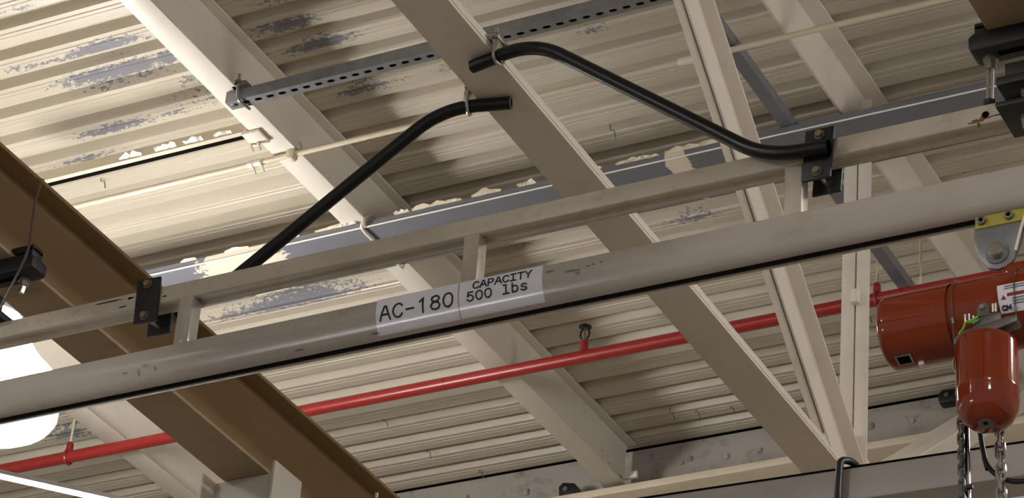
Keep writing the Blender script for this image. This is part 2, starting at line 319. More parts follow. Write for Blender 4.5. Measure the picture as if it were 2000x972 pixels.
# painted slot channel near the lamp
pc = thing('painted_channel', (-5.8,6.90,7.2), 'cream painted strut channel with a dark slot and flaking paint', 'channel')
MB().prism([(6.872,7.200),(6.892,7.200),(6.892,7.236),(6.921,7.236),(6.921,7.205),(6.922,7.205),(6.922,7.241),(6.872,7.241)], 'x', -5.90, -4.962).build('channel', CREAM2, pc)
MB().box((-5.89,6.8925,7.2055),(-4.97,6.9205,7.208)).build('slot_shade', VOID, pc)  # black sheet paints the shade inside the open slot
MB().prism([(-4.99,7.201),(-4.915,7.2005),(-4.915,7.190),(-4.985,7.188)], 'y', 6.875, 6.955).build('end_bracket', CREAM, pc, .002)
for x in (-4.985,-4.955): MB().cyl((x,6.93,7.199),(x+.01,6.945,7.16),.005,6).build('bolt', CREAM2, pc)
for x in (-5.30,-5.18,-5.06,-5.45): flake((x,6.872,7.206), random.uniform(.05,.10), .019, pc, WHITEP, .02)
for k in range(5):
    a = random.uniform(0,3); q = V(-5.86+random.uniform(-.03,.03),6.90+random.uniform(-.02,.02),7.232+random.uniform(-.01,.02))
    MB().tube([q+V(math.cos(a+i)*.014,.006*i/6,math.sin(a+i)*.014) for i in range(7)], .003, 5, False).build('wire_twist', DULL, pc, 0, True)
# conduit
co = thing('conduit', (-4,7.045,7.185), 'thin cream conduit clipped under the purlins', 'conduit')
MB().cyl((-6.66,7.045,7.187),(3.4,7.045,7.187),.0105,12).build('pipe', CREAM2, co, 0, True)
for x in (-5.03,-3.35,-2.2): MB().cyl((x-.03,7.045,7.187),(x+.03,7.045,7.187),.0138,12).build('coupling', CREAM, co, 0, True)
for x in (-5.04,-5.005): MB().tube([(x,7.032,7.183),(x,7.045,7.172),(x+.004,7.052,7.165),(x+.006,7.06,7.15)], .004, 6).build('screw', CREAM2, co)
MB().prism([(-4.895,7.2025),(-4.862,7.2025),(-4.862,7.17),(-4.872,7.163),(-4.885,7.165),(-4.895,7.175)], 'y', 7.03, 7.06).build('beam_clip', CREAM2, co, .003)
MB().tube([V(-4.85,7.045,7.215)+V(0,math.cos(a)*.012,math.sin(a)*.016) for a in [i*.7 for i in range(9)]], .003, 6, True).build('clip_ring', CREAM2, co, 0, True)
# galvanised brace running with the truss
gb = MB().prism([(-3.224,7.203),(-3.178,7.203),(-3.178,7.243),(-3.182,7.243),(-3.182,7.208),(-3.224,7.208)], 'y', 6.7, 9.0).build('angle_brace', GALV, None)
tag(gb, 'grey galvanised angle lying across the wireway beside the truss', 'brace')
# sprinkler line
sp = thing('sprinkler_pipe', (-4.5,8.665,7.16), 'red sprinkler pipe running below the roof deck', 'pipe')
MB().cyl((-9.5,8.665,7.16),(0.5,8.665,7.16),.0255,20).build('pipe', RED, sp, 0, True)
for x in (-5.13,): MB().cyl((x-.004,8.665,7.16),(x+.004,8.665,7.16),.0268,20).build('coupling', RED, sp, 0, True)
hd = MB().cyl((-4.515,8.665,7.18),(-4.515,8.665,7.228),.017,14).build('sprinkler_head', RED, sp, 0, True); hd['label'] = 'dark upright sprinkler head'
MB().cyl((-4.515,8.665,7.226),(-4.515,8.665,7.240),.012,6).build('body', DULL, hd)
for s in (-1,1): MB().tube(fillet([(-4.515+s*.010,8.665,7.238),(-4.515+s*.020,8.665,7.255),(-4.515+s*.018,8.665,7.278),(-4.515,8.665,7.292)], .008, 3), .0042, 6).build('frame_arm', BLACKM, hd, 0, True)
MB().cyl((-4.515,8.665,7.240),(-4.515,8.665,7.286),.0035,8).build('bulb', RUST, hd)
MB().lathe([(0,.004),(.018,.003),(.026,0),(.026,-.002),(0,-.002)], (-4.515,8.665,7.296), 'z', 18).build('deflector', BLACKM, hd)
for x in (-6.95,-3.30,-3.13):
    h = thing('pipe_hanger', (x,8.665,7.13), {-6.95:'red ring hanger with pale rod by the glowing lamp',-3.30:'red ring hanger with pale rod left of the orange hoist top',-3.13:'pale hanger rod between the ringed hanger and the steel trolley plate'}[x], 'hanger', 'sprinkler pipe hangers')
    if x != -3.13: MB().tube([V(x,8.665,7.16)+V(0,math.cos(a)*.030,math.sin(a)*.032) for a in [i*math.pi/9 for i in range(18)]], .0055, 6, True).build('ring', RED, h, 0, True)
    if x != -3.13: MB().prism([(x-.014,7.180),(x+.014,7.180),(x+.012,7.225),(x+.006,7.232),(x-.006,7.232),(x-.012,7.225)], 'y', 8.655, 8.675).build('clevis', RED, h, .003)
    MB().cyl((x,8.665,7.225 if x != -3.13 else 7.184),(x+.004,8.665,7.48),.0055,8).build('rod', CREAM2, h, 0, True)
# ------------------------------------------------------------------ high-bay lamps
def lamp(c, label=None, first=None):
    c = Vector(c)
    if first:
        t = first.copy(); COL.objects.link(t); t.location = c
        for ch in first.children: d = ch.copy(); COL.objects.link(d); d.parent = t
        t['label'] = label; return t
    t = thing('high_bay_lamp', c, label, 'lamp', 'high bay lamps')
    ring = [(.268,0),(.280,.02),(.282,.06),(.280,.12)]; bell = [(.280,.12),(.255,.16),(.215,.20),(.175,.25),(.14,.31),(.115,.36),(.10,.39)]
    MB().lathe(ring+[(r-.006,h) for r, h in ring[::-1]], c, 'z', 40).build('refractor_ring', GLOW, t, 0, True)
    MB().lathe(bell+[(r-.006,h) for r, h in bell[::-1]], c, 'z', 40).build('refractor_bell', GLOW2, t, 0, True)
    MB().lathe([(0,.385),(.105,.385),(.11,.40),(.085,.44),(.075,.56),(.06,.60),(0,.61)], c, 'z', 24).build('ballast_housing', DULL, t, 0, True)
    MB().tube([c+V(0,0,.60), c+V(-.03,0,.66), c+V(-.70,.02,.905)], .007, 8).build('hanging_chain', DULL, t, 0, True)
    return t
L1 = lamp((-5.99,6.927,6.3), 'glowing bell shaped high bay lamp at the left edge')
k = 0
for p in ((.6,6.75,6.3),(.6,.3,6.3),(-5.99,.3,6.3)):
    lamp(p, ['glowing high bay lamp beyond the right edge','glowing high bay lamp behind to the right','glowing high bay lamp behind to the left'][k], L1); k += 1
sl = thing('strip_light', (-4.41,5.43,4.99), 'slim white tube light crossing the bottom left corner', 'light')
d = (V(-4.324,5.519,5.0)-V(-4.492,5.332,5.0)).normalized(); a = V(-4.492,5.332,5.0)-d*.5; b = a+d*1.25; q = V(d.y,-d.x,0)
MB().cyl(a, b, .0034, 10).build('tube', TUBEGLOW, sl, 0, True)
MB().add([p+o for p in (a,b) for o in (V(0,0,.006)-q*.012, V(0,0,.006)+q*.012, V(0,0,.02)+q*.008, V(0,0,.02)-q*.008)], [(0,1,2,3),(4,5,6,7),(0,1,5,4),(1,2,6,5),(2,3,7,6),(3,0,4,7)]).build('batten', RAIL2P, sl)
s2l = thing('added_luminaire', (-5.0,1.6,4.0), 'added unseen fluorescent fixture making the highlight on the crane track', 'light')  # unseen fixture, added to put a highlight along the track's lower corner
MB().prism([(1.51,4.06),(1.53,4.02),(1.57,4.0),(1.63,4.0),(1.67,4.02),(1.69,4.06),(1.66,4.10),(1.54,4.10)], 'x', -5.55, -4.35).build('diffuser', emis('added_glow', (1,.98,.96), 30), s2l, 0, True)
MB().box((-5.57,1.545,4.10),(-4.33,1.655,4.13)).build('housing', RAIL2P, s2l, .004)
for x in (-5.4,-4.5): MB().cyl((x,1.6,4.13),(x,1.6,7.45),.003,6).build('suspension_wire', CABLE, s2l)
# ------------------------------------------------------------------ crane track (truss rail with labels)
RX0, RX1 = -4.85, 1.8
tk = thing('crane_track', (-3,5.10,5.02), 'grey enclosed crane track with a welded top chord and capacity labels', 'crane track')
def arc(cy, cz, r, a0, a1, k=7): return [(cy+r*math.cos(math.radians(a0+(a1-a0)*i/k)), cz+r*math.sin(math.radians(a0+(a1-a0)*i/k))) for i in range(k+1)]
YF, YB, ZT, ZB, RR = 5.050, 5.150, 5.111, 5.019, .034
LOW = [(.040,0),(.034,.0006),(.026,.0035),(.0195,.0085),(.0140,.0155),(.0105,.0225),(.0068,.0310),(.0036,.0395),(.0014,.0475),(.0003,.0545),(0,.060)]   # formed lower corner of the track
outer = [(YF+a, ZB+b) for a, b in LOW[1:]]
outer = [(5.087,ZB)]+outer+arc(YF+.006,ZT-.006,.006,180,90,3)+arc(YB-.006,ZT-.006,.006,90,0,3)+[(YB-a, ZB+b) for a, b in LOW[:0:-1]]+[(5.113,ZB)]
inner = [(5.113,ZB+.004),(YB-.034,ZB+.005),(YB-.007,ZB+.05),(YB-.005,ZT-.005),(YF+.005,ZT-.005),(YF+.007,ZB+.05),(YF+.034,ZB+.005),(5.087,ZB+.004)]
MB().prism(outer+inner, 'x', RX0, RX1).build('track', RAILP, tk, 0, True, 2, 50)
MB().box((RX0+.02,5.0575,ZB+.060),(RX1-.02,5.1425,ZB+.062)).build('track_slot_shade', VOID, tk)  # black sheet gives the track slot its shaded inside
CZ0, CZ1, CY0, CY1 = 5.257, 5.303, 5.070, 5.124
MB().prism([(CY0,CZ0),(CY0+.004,CZ0-.003),(CY0+.016,CZ0-.003),(CY0+.019,CZ0+.004),(CY1-.010,CZ0+.004),(CY1-.007,CZ0-.003),(CY1,CZ0-.003),(CY1,CZ1),(CY0,CZ1)], 'x', RX0, RX1).build('top_chord', CHORDP, tk, .002)
for x in (-3.778,-2.964,-2.134):
    MB().box((x-.0215,5.0715,ZT),(x+.0215,5.113,CZ0+.001)).build('post', CHORDP if x > -3.5 else RAILP, tk, .004)
MB().cyl((-1.675,5.0705,5.276),(-1.675,5.0685,5.276),.0085,14).build('bolt_hole', VOID, tk)
for dx, dz, w, h in ((0,0,.014,.006),(.014,.003,.010,.006),(-.012,-.002,.008,.003),(.006,-.010,.004,.010),(.026,.002,.008,.002)):
    m = MB(); k = 13
    ring = [(-1.697+dx+math.cos(6.283*i/k)*w*random.uniform(.5,1.2), CY0-.0005-.0002*dx*50, 5.264+dz+math.sin(6.283*i/k)*h*random.uniform(.5,1.2)) for i in range(k)]
    m.add(ring+[(x,y+.002,z) for x,y,z in ring], [tuple(range(k))]+[(i,(i+1)%k,k+(i+1)%k,k+i) for i in range(k)]); m.build('rust_spot', RUST, tk)
# chips in the track paint
def ysurf(z):
    h = max(0, min(z, ZT)-ZB)
    for (a0, b0), (a1, b1) in zip(LOW[1:], LOW[2:]):
        if b0 <= h <= b1: return YF+a0+(a1-a0)*(h-b0)/(b1-b0)-.0016
    return YF-.0016 if h > .05 else YF+.032
for px, pz, w, h in ((-2.735,5.090,.014,.004),(-2.675,5.079,.026,.004),(-2.66,5.071,.008,.005),(-2.635,5.083,.008,.003),(-3.86,5.065,.014,.006),(-3.88,5.05,.006,.010),(-3.83,5.052,.005,.006),(-3.92,5.055,.009,.004),(-3.2,5.030,.02,.003),(-3.42,5.028,.018,.003),(-2.62,5.085,.005,.003),(-2.6,5.087,.006,.003)):
    m = MB(); k = 9
    ring = [(px+math.cos(6.283*i/k)*w*random.uniform(.5,1.1), 0, pz+math.sin(6.283*i/k)*h*random.uniform(.5,1.1)) for i in range(k)]; ring = [(x, ysurf(z)+.0010, z) for x, y, z in ring]
    m.add(ring+[(x,y+.002,z) for x,y,z in ring], [tuple(range(k))]+[(i,(i+1)%k,k+(i+1)%k,k+i) for i in range(k)]); m.build('paint_chip', DULL, tk)
for px, pz, w, h in ((-4.02,5.292,.05,.0022),(-3.95,5.289,.014,.003),(-3.97,5.268,.02,.002),(-3.845,5.272,.008,.002),(-1.64,5.268,.03,.002)):
    m = MB(); k = 11
    ring = [(px+math.cos(6.283*i/k)*w*random.uniform(.6,1.1), CY0-.0006, pz+math.sin(6.283*i/k)*h*random.uniform(.4,1.2)) for i in range(k)]
    m.add(ring+[(x,y+.002,z) for x,y,z in ring], [tuple(range(k))]+[(i,(i+1)%k,k+(i+1)%k,k+i) for i in range(k)]); m.build('scuff', VOID, tk)
# stroke lettering
G = {'A':[[(0,0),(.42,1),(.58,1),(1,0)],[(.18,.36),(.82,.36)]],
 'C':[[(.95,.80),(.80,.95),(.55,1),(.28,.93),(.10,.72),(.05,.5),(.10,.28),(.28,.07),(.55,0),(.80,.05),(.95,.20)]],
 '-':[[(.15,.42),(.85,.42)]],
 '1':[[(.2,.78),(.52,1),(.52,0)]],
 '8':[[(.5,.54),(.22,.62),(.12,.77),(.22,.93),(.5,1),(.78,.93),(.88,.77),(.78,.62),(.5,.54),(.18,.44),(.05,.26),(.18,.07),(.5,0),(.82,.07),(.95,.26),(.82,.44),(.5,.54)]],
 '0':[[(.5,0),(.22,.08),(.07,.3),(.05,.5),(.07,.7),(.22,.92),(.5,1),(.78,.92),(.93,.7),(.95,.5),(.93,.3),(.78,.08),(.5,0)]],
 'P':[[(.1,0),(.1,1),(.6,1),(.84,.93),(.93,.74),(.84,.55),(.6,.47),(.1,.47)]],
 'I':[[(.1,0),(.9,0)],[(.5,0),(.5,1)],[(.1,1),(.9,1)]],
 'T':[[(.03,1),(.97,1)],[(.5,1),(.5,0)]], 'Y':[[(.02,1),(.5,.46),(.98,1)],[(.5,.46),(.5,0)]],
 '5':[[(.85,1),(.2,1),(.14,.54),(.38,.64),(.62,.63),(.86,.5),(.93,.32),(.84,.11),(.55,0),(.28,.02),(.07,.15)]],
 'l':[[(.15,1.0),(.52,1.0),(.52,0)],[(.08,0),(.95,0)]],
 'b':[[(.12,1.0),(.12,0)],[(.12,.5),(.32,.68),(.6,.70),(.86,.58),(.94,.35),(.86,.11),(.6,0),(.32,.03),(.12,.2)]],
 's':[[(.88,.60),(.65,.70),(.35,.70),(.13,.58),(.16,.43),(.4,.37),(.7,.32),(.9,.19),(.82,.06),(.5,0),(.25,.02),(.08,.12)]],
 'M':[[(0,0),(.05,1),(.5,.3),(.95,1),(1,0)]]}
def write(text, x, z, w, h, adv, t, parent, name='letter', surf=ysurf, slant=0):
    for i, ch in enumerate(text):
        if ch == ' ': continue
        m = MB()
        for line in G[ch]:
            P = [Vector((x+i*adv+(a+slant*b)*w, z+b*h)) for a, b in line]
            Q = [P[0]]
            for p, q in zip(P, P[1:]):
                k = max(1, int((q-p).length/.004)+1)
                Q += [p+(q-p)*j/k for j in range(1, k+1)]
            P = Q; n = len(P); lo = []; hi = []
            for j in range(n):
                d1 = (P[j]-P[j-1]).normalized() if j else (P[1]-P[0]).normalized(); d2 = (P[j+1]-P[j]).normalized() if j < n-1 else d1
                nn = (Vector((-d1.y,d1.x))+Vector((-d2.y,d2.x)))
                nn = nn.normalized()/max(.5, nn.length/2) if nn.length > 1e-4 else Vector((-d1.y,d1.x))
                e = d1*t*.5*(1 if j == n-1 else -1 if j == 0 else 0)
                lo.append(P[j]+e-nn*t/2); hi.append(P[j]+e+nn*t/2)
            for j in range(n-1):
                qd = [lo[j],lo[j+1],hi[j+1],hi[j]]
                vs = [(p.x,surf(p.y)-.0006,p.y) for p in qd]+[(p.x,surf(p.y)+.0010,p.y) for p in qd]
                m.add(vs, [(0,1,2,3),(0,1,5,4),(1,2,6,5),(2,3,7,6),(3,0,4,7)])
        m.build(name, INK, parent)
def sticker(x0, x1, skew, zt, zb, label):
    m = MB(); k = 14; zs = [zt-(zt-zb)*i/k for i in range(k+1)]
    fr = [(x, ysurf(z)+.0008, z) for z in zs for x in (x0+skew*(zt-z), x1+skew*(zt-z))]
    bk = [(x,y+.0008,z) for x,y,z in fr]; N2 = len(fr)
    fs = [(2*i,2*i+1,2*i+3,2*i+2) for i in range(k)]+[(N2+2*i,N2+2*i+2,N2+2*i+3,N2+2*i+1) for i in range(k)]
    fs += [(2*i,2*i+2,N2+2*i+2,N2+2*i) for i in range(k)]+[(2*i+1,N2+2*i+1,N2+2*i+3,2*i+3) for i in range(k)]+[(0,N2,N2+1,1),(2*k,2*k+1,N2+2*k+1,N2+2*k)]
    o = m.add(fr+bk, fs).build('capacity_label', WHITE, tk, 0, True, 2, 60); o['label'] = label; return o
s1 = sticker(-3.198,-2.976,0,5.1105,5.024,'white label reading AC-180')
s2 = sticker(-2.972,-2.752,0,5.1105,5.024,'white label reading CAPACITY 500 lbs')
write('AC-180', -3.186, 5.0535, .027, .0345, .0342, .0043, s1)
write('CAPACITY', -2.936, 5.0855, .0165, .0175, .0198, .0030, s2)
write('500', -2.951, 5.0560, .0185, .0215, .0238, .0033, s2)
write('lbs', -2.856, 5.0560, .0175, .0215, .0238, .0033, s2)
# ------------------------------------------------------------------ sway brace pipes with sandwich plates
def bolt_on(p, d, parent, m=BRASS):
    p = Vector(p); d = Vector(d).normalized()
    b = MB().cyl(p, p+d*.0025, .0125, 16).build('washer', DULL, parent); MB().cyl(p+d*.0025, p+d*.011, .009, 6).build('bolt_head', m, parent)
def brace(path, radii, r, label, plate_x, zlo, zhi, skew, clampat, capside):
    t = thing('sway_brace', path[0], label, 'pipe brace', 'black sway brace pipes')
    pts = fillet(path, radii, 9)
    MB().tube(pts, r, 18, False, False).build('pipe', BLACK, t, 0, True)
    MB().tube([pts[0]+(pts[1]-pts[0])*.0, pts[1]], r-.004, 18, False, True).build('pipe_bore', VOID, t, 0, True)
    d0 = (pts[1]-pts[0]).normalized(); u = d0.orthogonal().normalized(); w = d0.cross(u)
    MB().tube([pts[0]+(u*math.cos(a)+w*math.sin(a))*(r-.002) for a in [i*math.pi/12 for i in range(24)]], .0022, 6, True).build('pipe_rim', DULL, t, 0, True)
    for yy, nm in ((5.0600,'front_plate'),(5.124,'back_plate')):
        x0, x1 = plate_x
        MB().prism([(x0,zhi),(x1,zhi-.001),(x1+skew,zlo),(x0+skew,zlo)], 'y', yy, yy+.008).build(nm, BLACKM, t, .0015)
    xm = (plate_x[0]+plate_x[1])/2
    for z in (zlo+.019, zhi-.019):
        bolt_on((xm+(skew*.7 if z < 5.26 else 0),5.060,z), (0,-1,0), t)
        MB().cyl((xm+(skew*.7 if z < 5.26 else 0),5.055,z),(xm+(skew*.7 if z < 5.26 else 0),5.150,z),.005,8).build('bolt_shank', STEEL, t)
    return t
PR = .0172
ZPIPE = 5.80-PR-.001
tR = brace([(-3.018,5.097,ZPIPE),(-2.825,5.060,ZPIPE),(-2.190,5.040,5.272),(-2.035,5.042,5.262)], [.10,.08], PR, 'long black sway brace pipe reaching from the right plates to the truss chord', (-2.100,-2.030), 5.196, 5.332, -.009, 0, 0)
tL = brace([(-3.000,5.275,ZPIPE),(-3.175,5.232,ZPIPE),(-3.745,5.150,5.305),(-3.86,5.150,5.270)], [.09,.05], PR, 'black sway brace pipe rising from behind the left plates to the truss chord', (-3.929,-3.859), 5.199, 5.331, .006, 0, 0)
def beam_clamp(x, y, side, dirp, label):
    """cup clamp on the chord flange with a U-bolt around the pipe"""
    t = thing('pipe_clamp', (x,y,5.76), label, 'clamp', 'clamps holding the brace pipes')
    d = Vector(dirp).normalized(); nrm = Vector((-d.y, d.x, 0)); c = V(x,y,ZPIPE); R = PR+.005
    pts = [c+nrm*R+V(0,0,.05)]+[c+nrm*R*math.cos(a)-V(0,0,1)*R*math.sin(a) for a in [i*math.pi/10 for i in range(11)]]+[c-nrm*R+V(0,0,.05)]
    MB().tube(pts, .0042, 8).build('u_bolt', STEEL, t, 0, True)
    e = TX+side*.0655; m = MB()
    m.prism([(e-side*.025,5.826),(e+side*.022,5.826),(e+side*.026,5.815),(e+side*.026,5.785),(e+side*.02,5.782),(e+side*.019,5.812),(e+side*.004,5.8255),(e-side*.025,5.8255)], 'y', y-.022, y+.022)
    m.box((e-side*.025,y-.022,5.826),(e+side*.026,y+.022,5.842)); m.build('cup', STEEL, t, .003)
    MB().cyl((e+side*.008,y,5.842),(e+side*.008,y,5.872),.005,8).build('set_screw', STEEL, t)
    for s in (1,-1): MB().hexbolt(c+nrm*R*s+V(0,0,.040),(0,0,1),.008,.007).build('nut', DULL, t)
beam_clamp(-2.936,5.0815,1,(1,-.19,0),'silver clamp holding the long right pipe to the truss chord edge')
beam_clamp(-3.108,5.2485,-1,(1,.25,0),'silver clamp holding the left pipe to the truss chord edge')
# ------------------------------------------------------------------ track hangers (black clamps)
def clamp_bar(s, x_in, x_out, label):
    """s = +1: bar reaches to the right; gripped on the beam flange above"""
    t = thing('hanger_clamp', ((x_in+x_out)/2,5.07,5.43), label, 'clamp', 'black hanger clamps')
    MB().prism([(x_in,5.438),(x_in,5.468),(x_in+s*.014,5.479),(x_out,5.479),(x_out,5.432),(x_in+s*.010,5.432)], 'y', 5.035, 5.100).build('bar', BLACKM, t, .003)
    MB().box((min(x_in+s*.06,x_in+s*.17),5.060,5.4312),(max(x_in+s*.06,x_in+s*.17),5.076,5.4325)).build('slot', VOID, t)
    MB().box((min(x_in+s*.012,x_in+s*.040),5.045,5.479),(max(x_in+s*.012,x_in+s*.040),5.09,5.505)).build('packer', BLACKM, t, .003)
    MB().box((min(x_in+s*.012,x_in+s*.085),5.045,5.4925),(max(x_in+s*.012,x_in+s*.085),5.09,5.512)).build('jaw', BLACKM, t, .003)
    return t
hr = clamp_bar(1, -1.700, -1.28, 'black slotted hanger clamp bar under the upper right beam end')
MB().cyl((-1.662,5.08,5.432),(-1.662,5.08,5.424),.018,18).build('washer', STEEL, hr, 0, True)
MB().hexbolt((-1.662,5.08,5.424),(0,0,-1),.0115,.022).build('nut', STEEL, hr)
for dx in (-.005,.005): MB().cyl((-1.662+dx,5.08,5.44),(-1.668+dx,5.08,5.306),.0042,8).build('rod', STEEL, hr, 0, True)
MB().hexbolt((-1.668,5.08,5.303),(0,0,1),.015,.014).build('nut', BLACKM, hr)
MB().cyl((-1.668,5.09,5.317),(-1.668,5.09,5.330),.011,6).build('nut', DULL, hr)
MB().box((-1.630,5.010,5.304),(-1.28,5.13,5.326)).build('upper_plate', BLACKM, hr, .003)
MB().box((-1.612,5.02,5.326),(-1.28,5.07,5.365)).build('upper_angle', BLACKM, hr, .003)
MB().box((-1.628,4.995,5.235),(-1.28,5.125,5.249)).build('lower_plate', BLACKM, hr, .003)
for z0, z1, r in ((5.365,5.205,.006),(5.235,5.222,.014),(5.222,5.206,.0115),(5.304,5.292,.0115)):
    MB().cyl((-1.575,5.05,z0),(-1.575,5.05,z1),r,10 if r < .01 else 6).build('bolt', STEEL, hr)
hl = clamp_bar(-1, -4.262, -4.72, 'black slotted hanger clamp bar at the left edge below the tan beam')
MB().cyl((-4.318,5.085,5.432),(-4.318,5.085,5.426),.0165,16).build('washer', STEEL, hl, 0, True)
MB().hexbolt((-4.318,5.085,5.426),(0,0,-1),.0125,.014).build('nut', STEEL, hl)
MB().cyl((-4.318,5.085,5.412),(-4.322,5.085,5.392),.008,10).build('rod', STEEL, hl)
MB().box((-4.72,5.0,5.305),(-4.345,5.125,5.325)).build('upper_plate', BLACKM, hl, .003)
MB().box((-4.72,5.01,5.325),(-4.352,5.06,5.37)).build('upper_angle', BLACKM, hl, .003)
MB().cyl((-4.62,5.085,5.305),(-4.62,5.085,5.44),.006,10).build('rod', STEEL, hl)
# safety cable from the tan beam
MB_c = MB().tube(fillet([(-4.345,5.12,5.772),(-4.318,5.085,5.755),(-4.245,4.985,5.60),(-4.19,4.93,5.40),(-4.30,4.96,5.20),(-4.70,5.0,5.04)], .05, 8), .0035, 8).build('safety_cable', CABLE, None, 0, True)
tag(MB_c, 'thin grey wire rope dangling in front of the tan beam', 'cable')
# ------------------------------------------------------------------ second track, lower right
t2 = thing('second_track', (-2.6,6.6,5.2), 'plain grey track crossing the lower right corner', 'crane track')
ang = math.atan2(.046, 1.09); ca, sa = math.cos(ang), math.sin(ang)
def R2(x, y, z): return V(-2.733+(x*ca-y*sa), 6.569+(x*sa+y*ca), z)
def box2(a, b):
    m = MB().box(a, b); m.v = [R2(*p) for p in m.v]; return m
box2((-1.4,0,5.200),(4.6,.12,5.3)).build('track', RAIL2P, t2, .006)
box2((-1.4,-.002,5.2985),(4.6,.10,5.303)).build('top_seam', VOID, t2)
for x in (-1.36, 1.18):
    m = MB().cyl((x,.06,5.30),(x,.06,5.482),.007,8); m.v = [R2(*p) for p in m.v]; m.build('hanger_rod', STEEL, t2)
c0 = R2(.135,-.012,0)
lc = MB().tube(fillet([c0+V(-.01,-.01,4.2),c0+V(-.005,-.012,5.0),c0+V(-.014,-.010,5.20),c0+V(-.008,-.008,5.318),c0+V(.012,.03,5.328),c0+V(.022,.15,5.322),c0+V(.022,.165,5.1)], [.05,.05,.02,.02,.01], 6), .0105, 12).build('looped_cord', RUBBER, None, 0, True)
tag(lc, 'black rubber cord looped over the second track', 'cord')
# ------------------------------------------------------------------ hoist
ho = thing('chain_hoist', (-1.68,5.08,4.46), 'orange chain hoist hanging from the track at the right edge', 'hoist')
HY, HZ, HR = 5.105, 4.781, .0835
MB().lathe([(0,-.467),(.06,-.467),(.074,-.464),(.081,-.457),(HR,-.446),(HR,-.305)], (-1.455,HY,HZ), 'x', 48).build('motor_cover', ORANGE, ho, 0, True)
MB().lathe([(HR-.003,-.305),(HR-.003,-.302),(HR+.0005,-.299),(HR+.0005,-.09),(.07,-.07),(0,-.065)], (-1.455,HY,HZ), 'x', 48).build('gear_case', ORANGE, ho, 0, True)
MB().box((-1.65,5.08,4.855),(-1.54,5.13,4.892)).build('top_lug', ORANGE, ho, .012)
# name plates
def on_body(x, a): return V(x, HY-(HR+.0012)*math.cos(a), HZ+(HR+.0012)*math.sin(a))
def wrap(x0, x1, a0, a1, k, m, name, parent, skew=0, lift=0):
    q = MB(); vs = []
    for i in range(k+1):
        a = math.radians(a0+(a1-a0)*i/k); o = V(0,-math.cos(a),math.sin(a))*lift
        vs += [on_body(x0+skew*i/k, a)+o, on_body(x1+skew*i/k, a)+o]
    N2 = len(vs); c = V(0,HY,HZ); bk = [p-(p-V(p.x,HY,HZ)).normalized()*.0015 for p in vs]
    q.add(vs+bk, [(2*i,2*i+1,2*i+3,2*i+2) for i in range(k)]+[(2*i,2*i+2,N2+2*i+2,N2+2*i) for i in range(k)]+[(2*i+1,N2+2*i+1,N2+2*i+3,2*i+3) for i in range(k)]+[(0,N2,N2+1,1),(2*k,2*k+1,N2+2*k+1,N2+2*k)])
    return q.build(name, m, parent, 0, True)
dl = wrap(-1.640,-1.55,-33,12,8,WHITE,'warning_label',ho,-.004); dl['label'] = 'white warning label with a red band'
GREYINK = mat('grey_print', (120,118,126), .6, 0, .2, 60)
for a in (7,3,-14,-18,-22): wrap(-1.628 if a > 0 else -1.612,-1.56,a,a+2.2,2,GREYINK,'print_line',dl,0,.0006)
wrap(-1.622,-1.56,-9,-4,3,RED,'print_band',dl,0,.0006)
q = MB(); q.add([on_body(-1.636,math.radians(-13))+V(0,-.001,0),on_body(-1.624,math.radians(-13))+V(0,-.001,0),on_body(-1.630,math.radians(-6))+V(0,-.001,0)],[(0,1,2)]); q.build('print_triangle', RED, dl)
write('CM', -1.635, 4.7400, .0085, .0085, .0105, .0020, dl, 'logo_letter', lambda z: HY-math.sqrt(max(0,(HR+.0032)**2-(z-HZ)**2)))
wrap(-1.893,-1.856,-86,-66,5,STEEL,'window_frame',ho,.0,.001)
wrap(-1.888,-1.861,-83,-69,4,VOID,'window',ho,.0,.002)
MB().box((-1.848,5.098,4.688),(-1.837,5.108,4.699)).build('bracket', CREAM, ho)
# scratch
q = MB(); q.add([on_body(-1.845,math.radians(22)),on_body(-1.830,math.radians(25)),on_body(-1.822,math.radians(25.5)),on_body(-1.834,math.radians(24))],[(0,1,2,3)]); q.v = [p+V(0,-.0008,.0004) for p in q.v]; q.build('paint_chip', BRASS, ho)
# chain container / lower cylinder
MY = 5.015
MX = -1.668
MB().lathe([(0,.202),(.050,.202),(.060,.200),(.0645,.195),(.0655,.187),(.0655,.085),(.067,.080),(.0655,.075),(.0655,.055),(.062,.035),(.053,.017),(.040,.005),(.026,0),(0,0)], (MX,MY,4.462), 'z', 48).build('lower_canister', ORANGE, ho, 0, True)
MB().lathe([(0,-.002),(.018,-.0015),(.020,.001),(0,.002)], (MX,MY-.012,4.463), 'z', 20).build('end_cap', DULL, ho)
MB().cyl((MX,MY-.018,4.4635),(MX,MY-.018,4.4590),.004,10).build('screw_hole', VOID, ho)
# bracket between canister and body
ORP = DULL
MB().prism([(-1.735,4.674),(-1.72,4.690),(-1.62,4.706),(-1.595,4.706),(-1.595,4.690),(-1.62,4.684),(-1.735,4.660)], 'y', 4.998, 5.03).build('bracket', ORP, ho, .003)
MB().prism([(-1.693,4.692),(-1.693,4.714),(-1.64,4.726),(-1.63,4.716),(-1.63,4.700)], 'y', 5.000, 5.008).build('bracket', ORP, ho, .002)
MB().lathe([(0,-.004),(.012,-.004),(.014,0),(.012,.004),(0,.004)], (-1.668,5.002,4.736), 'y', 20).build('lug', ORP, ho, 0, True)
MB().box((-1.681,4.999,4.719),(-1.655,5.006,4.736)).build('lug', ORP, ho)
MB().cyl((-1.668,4.999,4.736),(-1.668,4.990,4.736),.006,6).build('bolt', STEEL, ho)
for x, z in ((-1.708,4.719),(-1.699,4.719),(-1.690,4.712),(-1.647,4.732),(-1.641,4.732)): MB().cyl((x,5.000,z-.010),(x,5.000,z+.010),.0034,8).build('stud', STEEL, ho, 0, True)
gt = thing('green_tie_end', (-1.70,4.995,4.674), 'bright green tie tail knotted on the hoist bracket', 'cable tie')
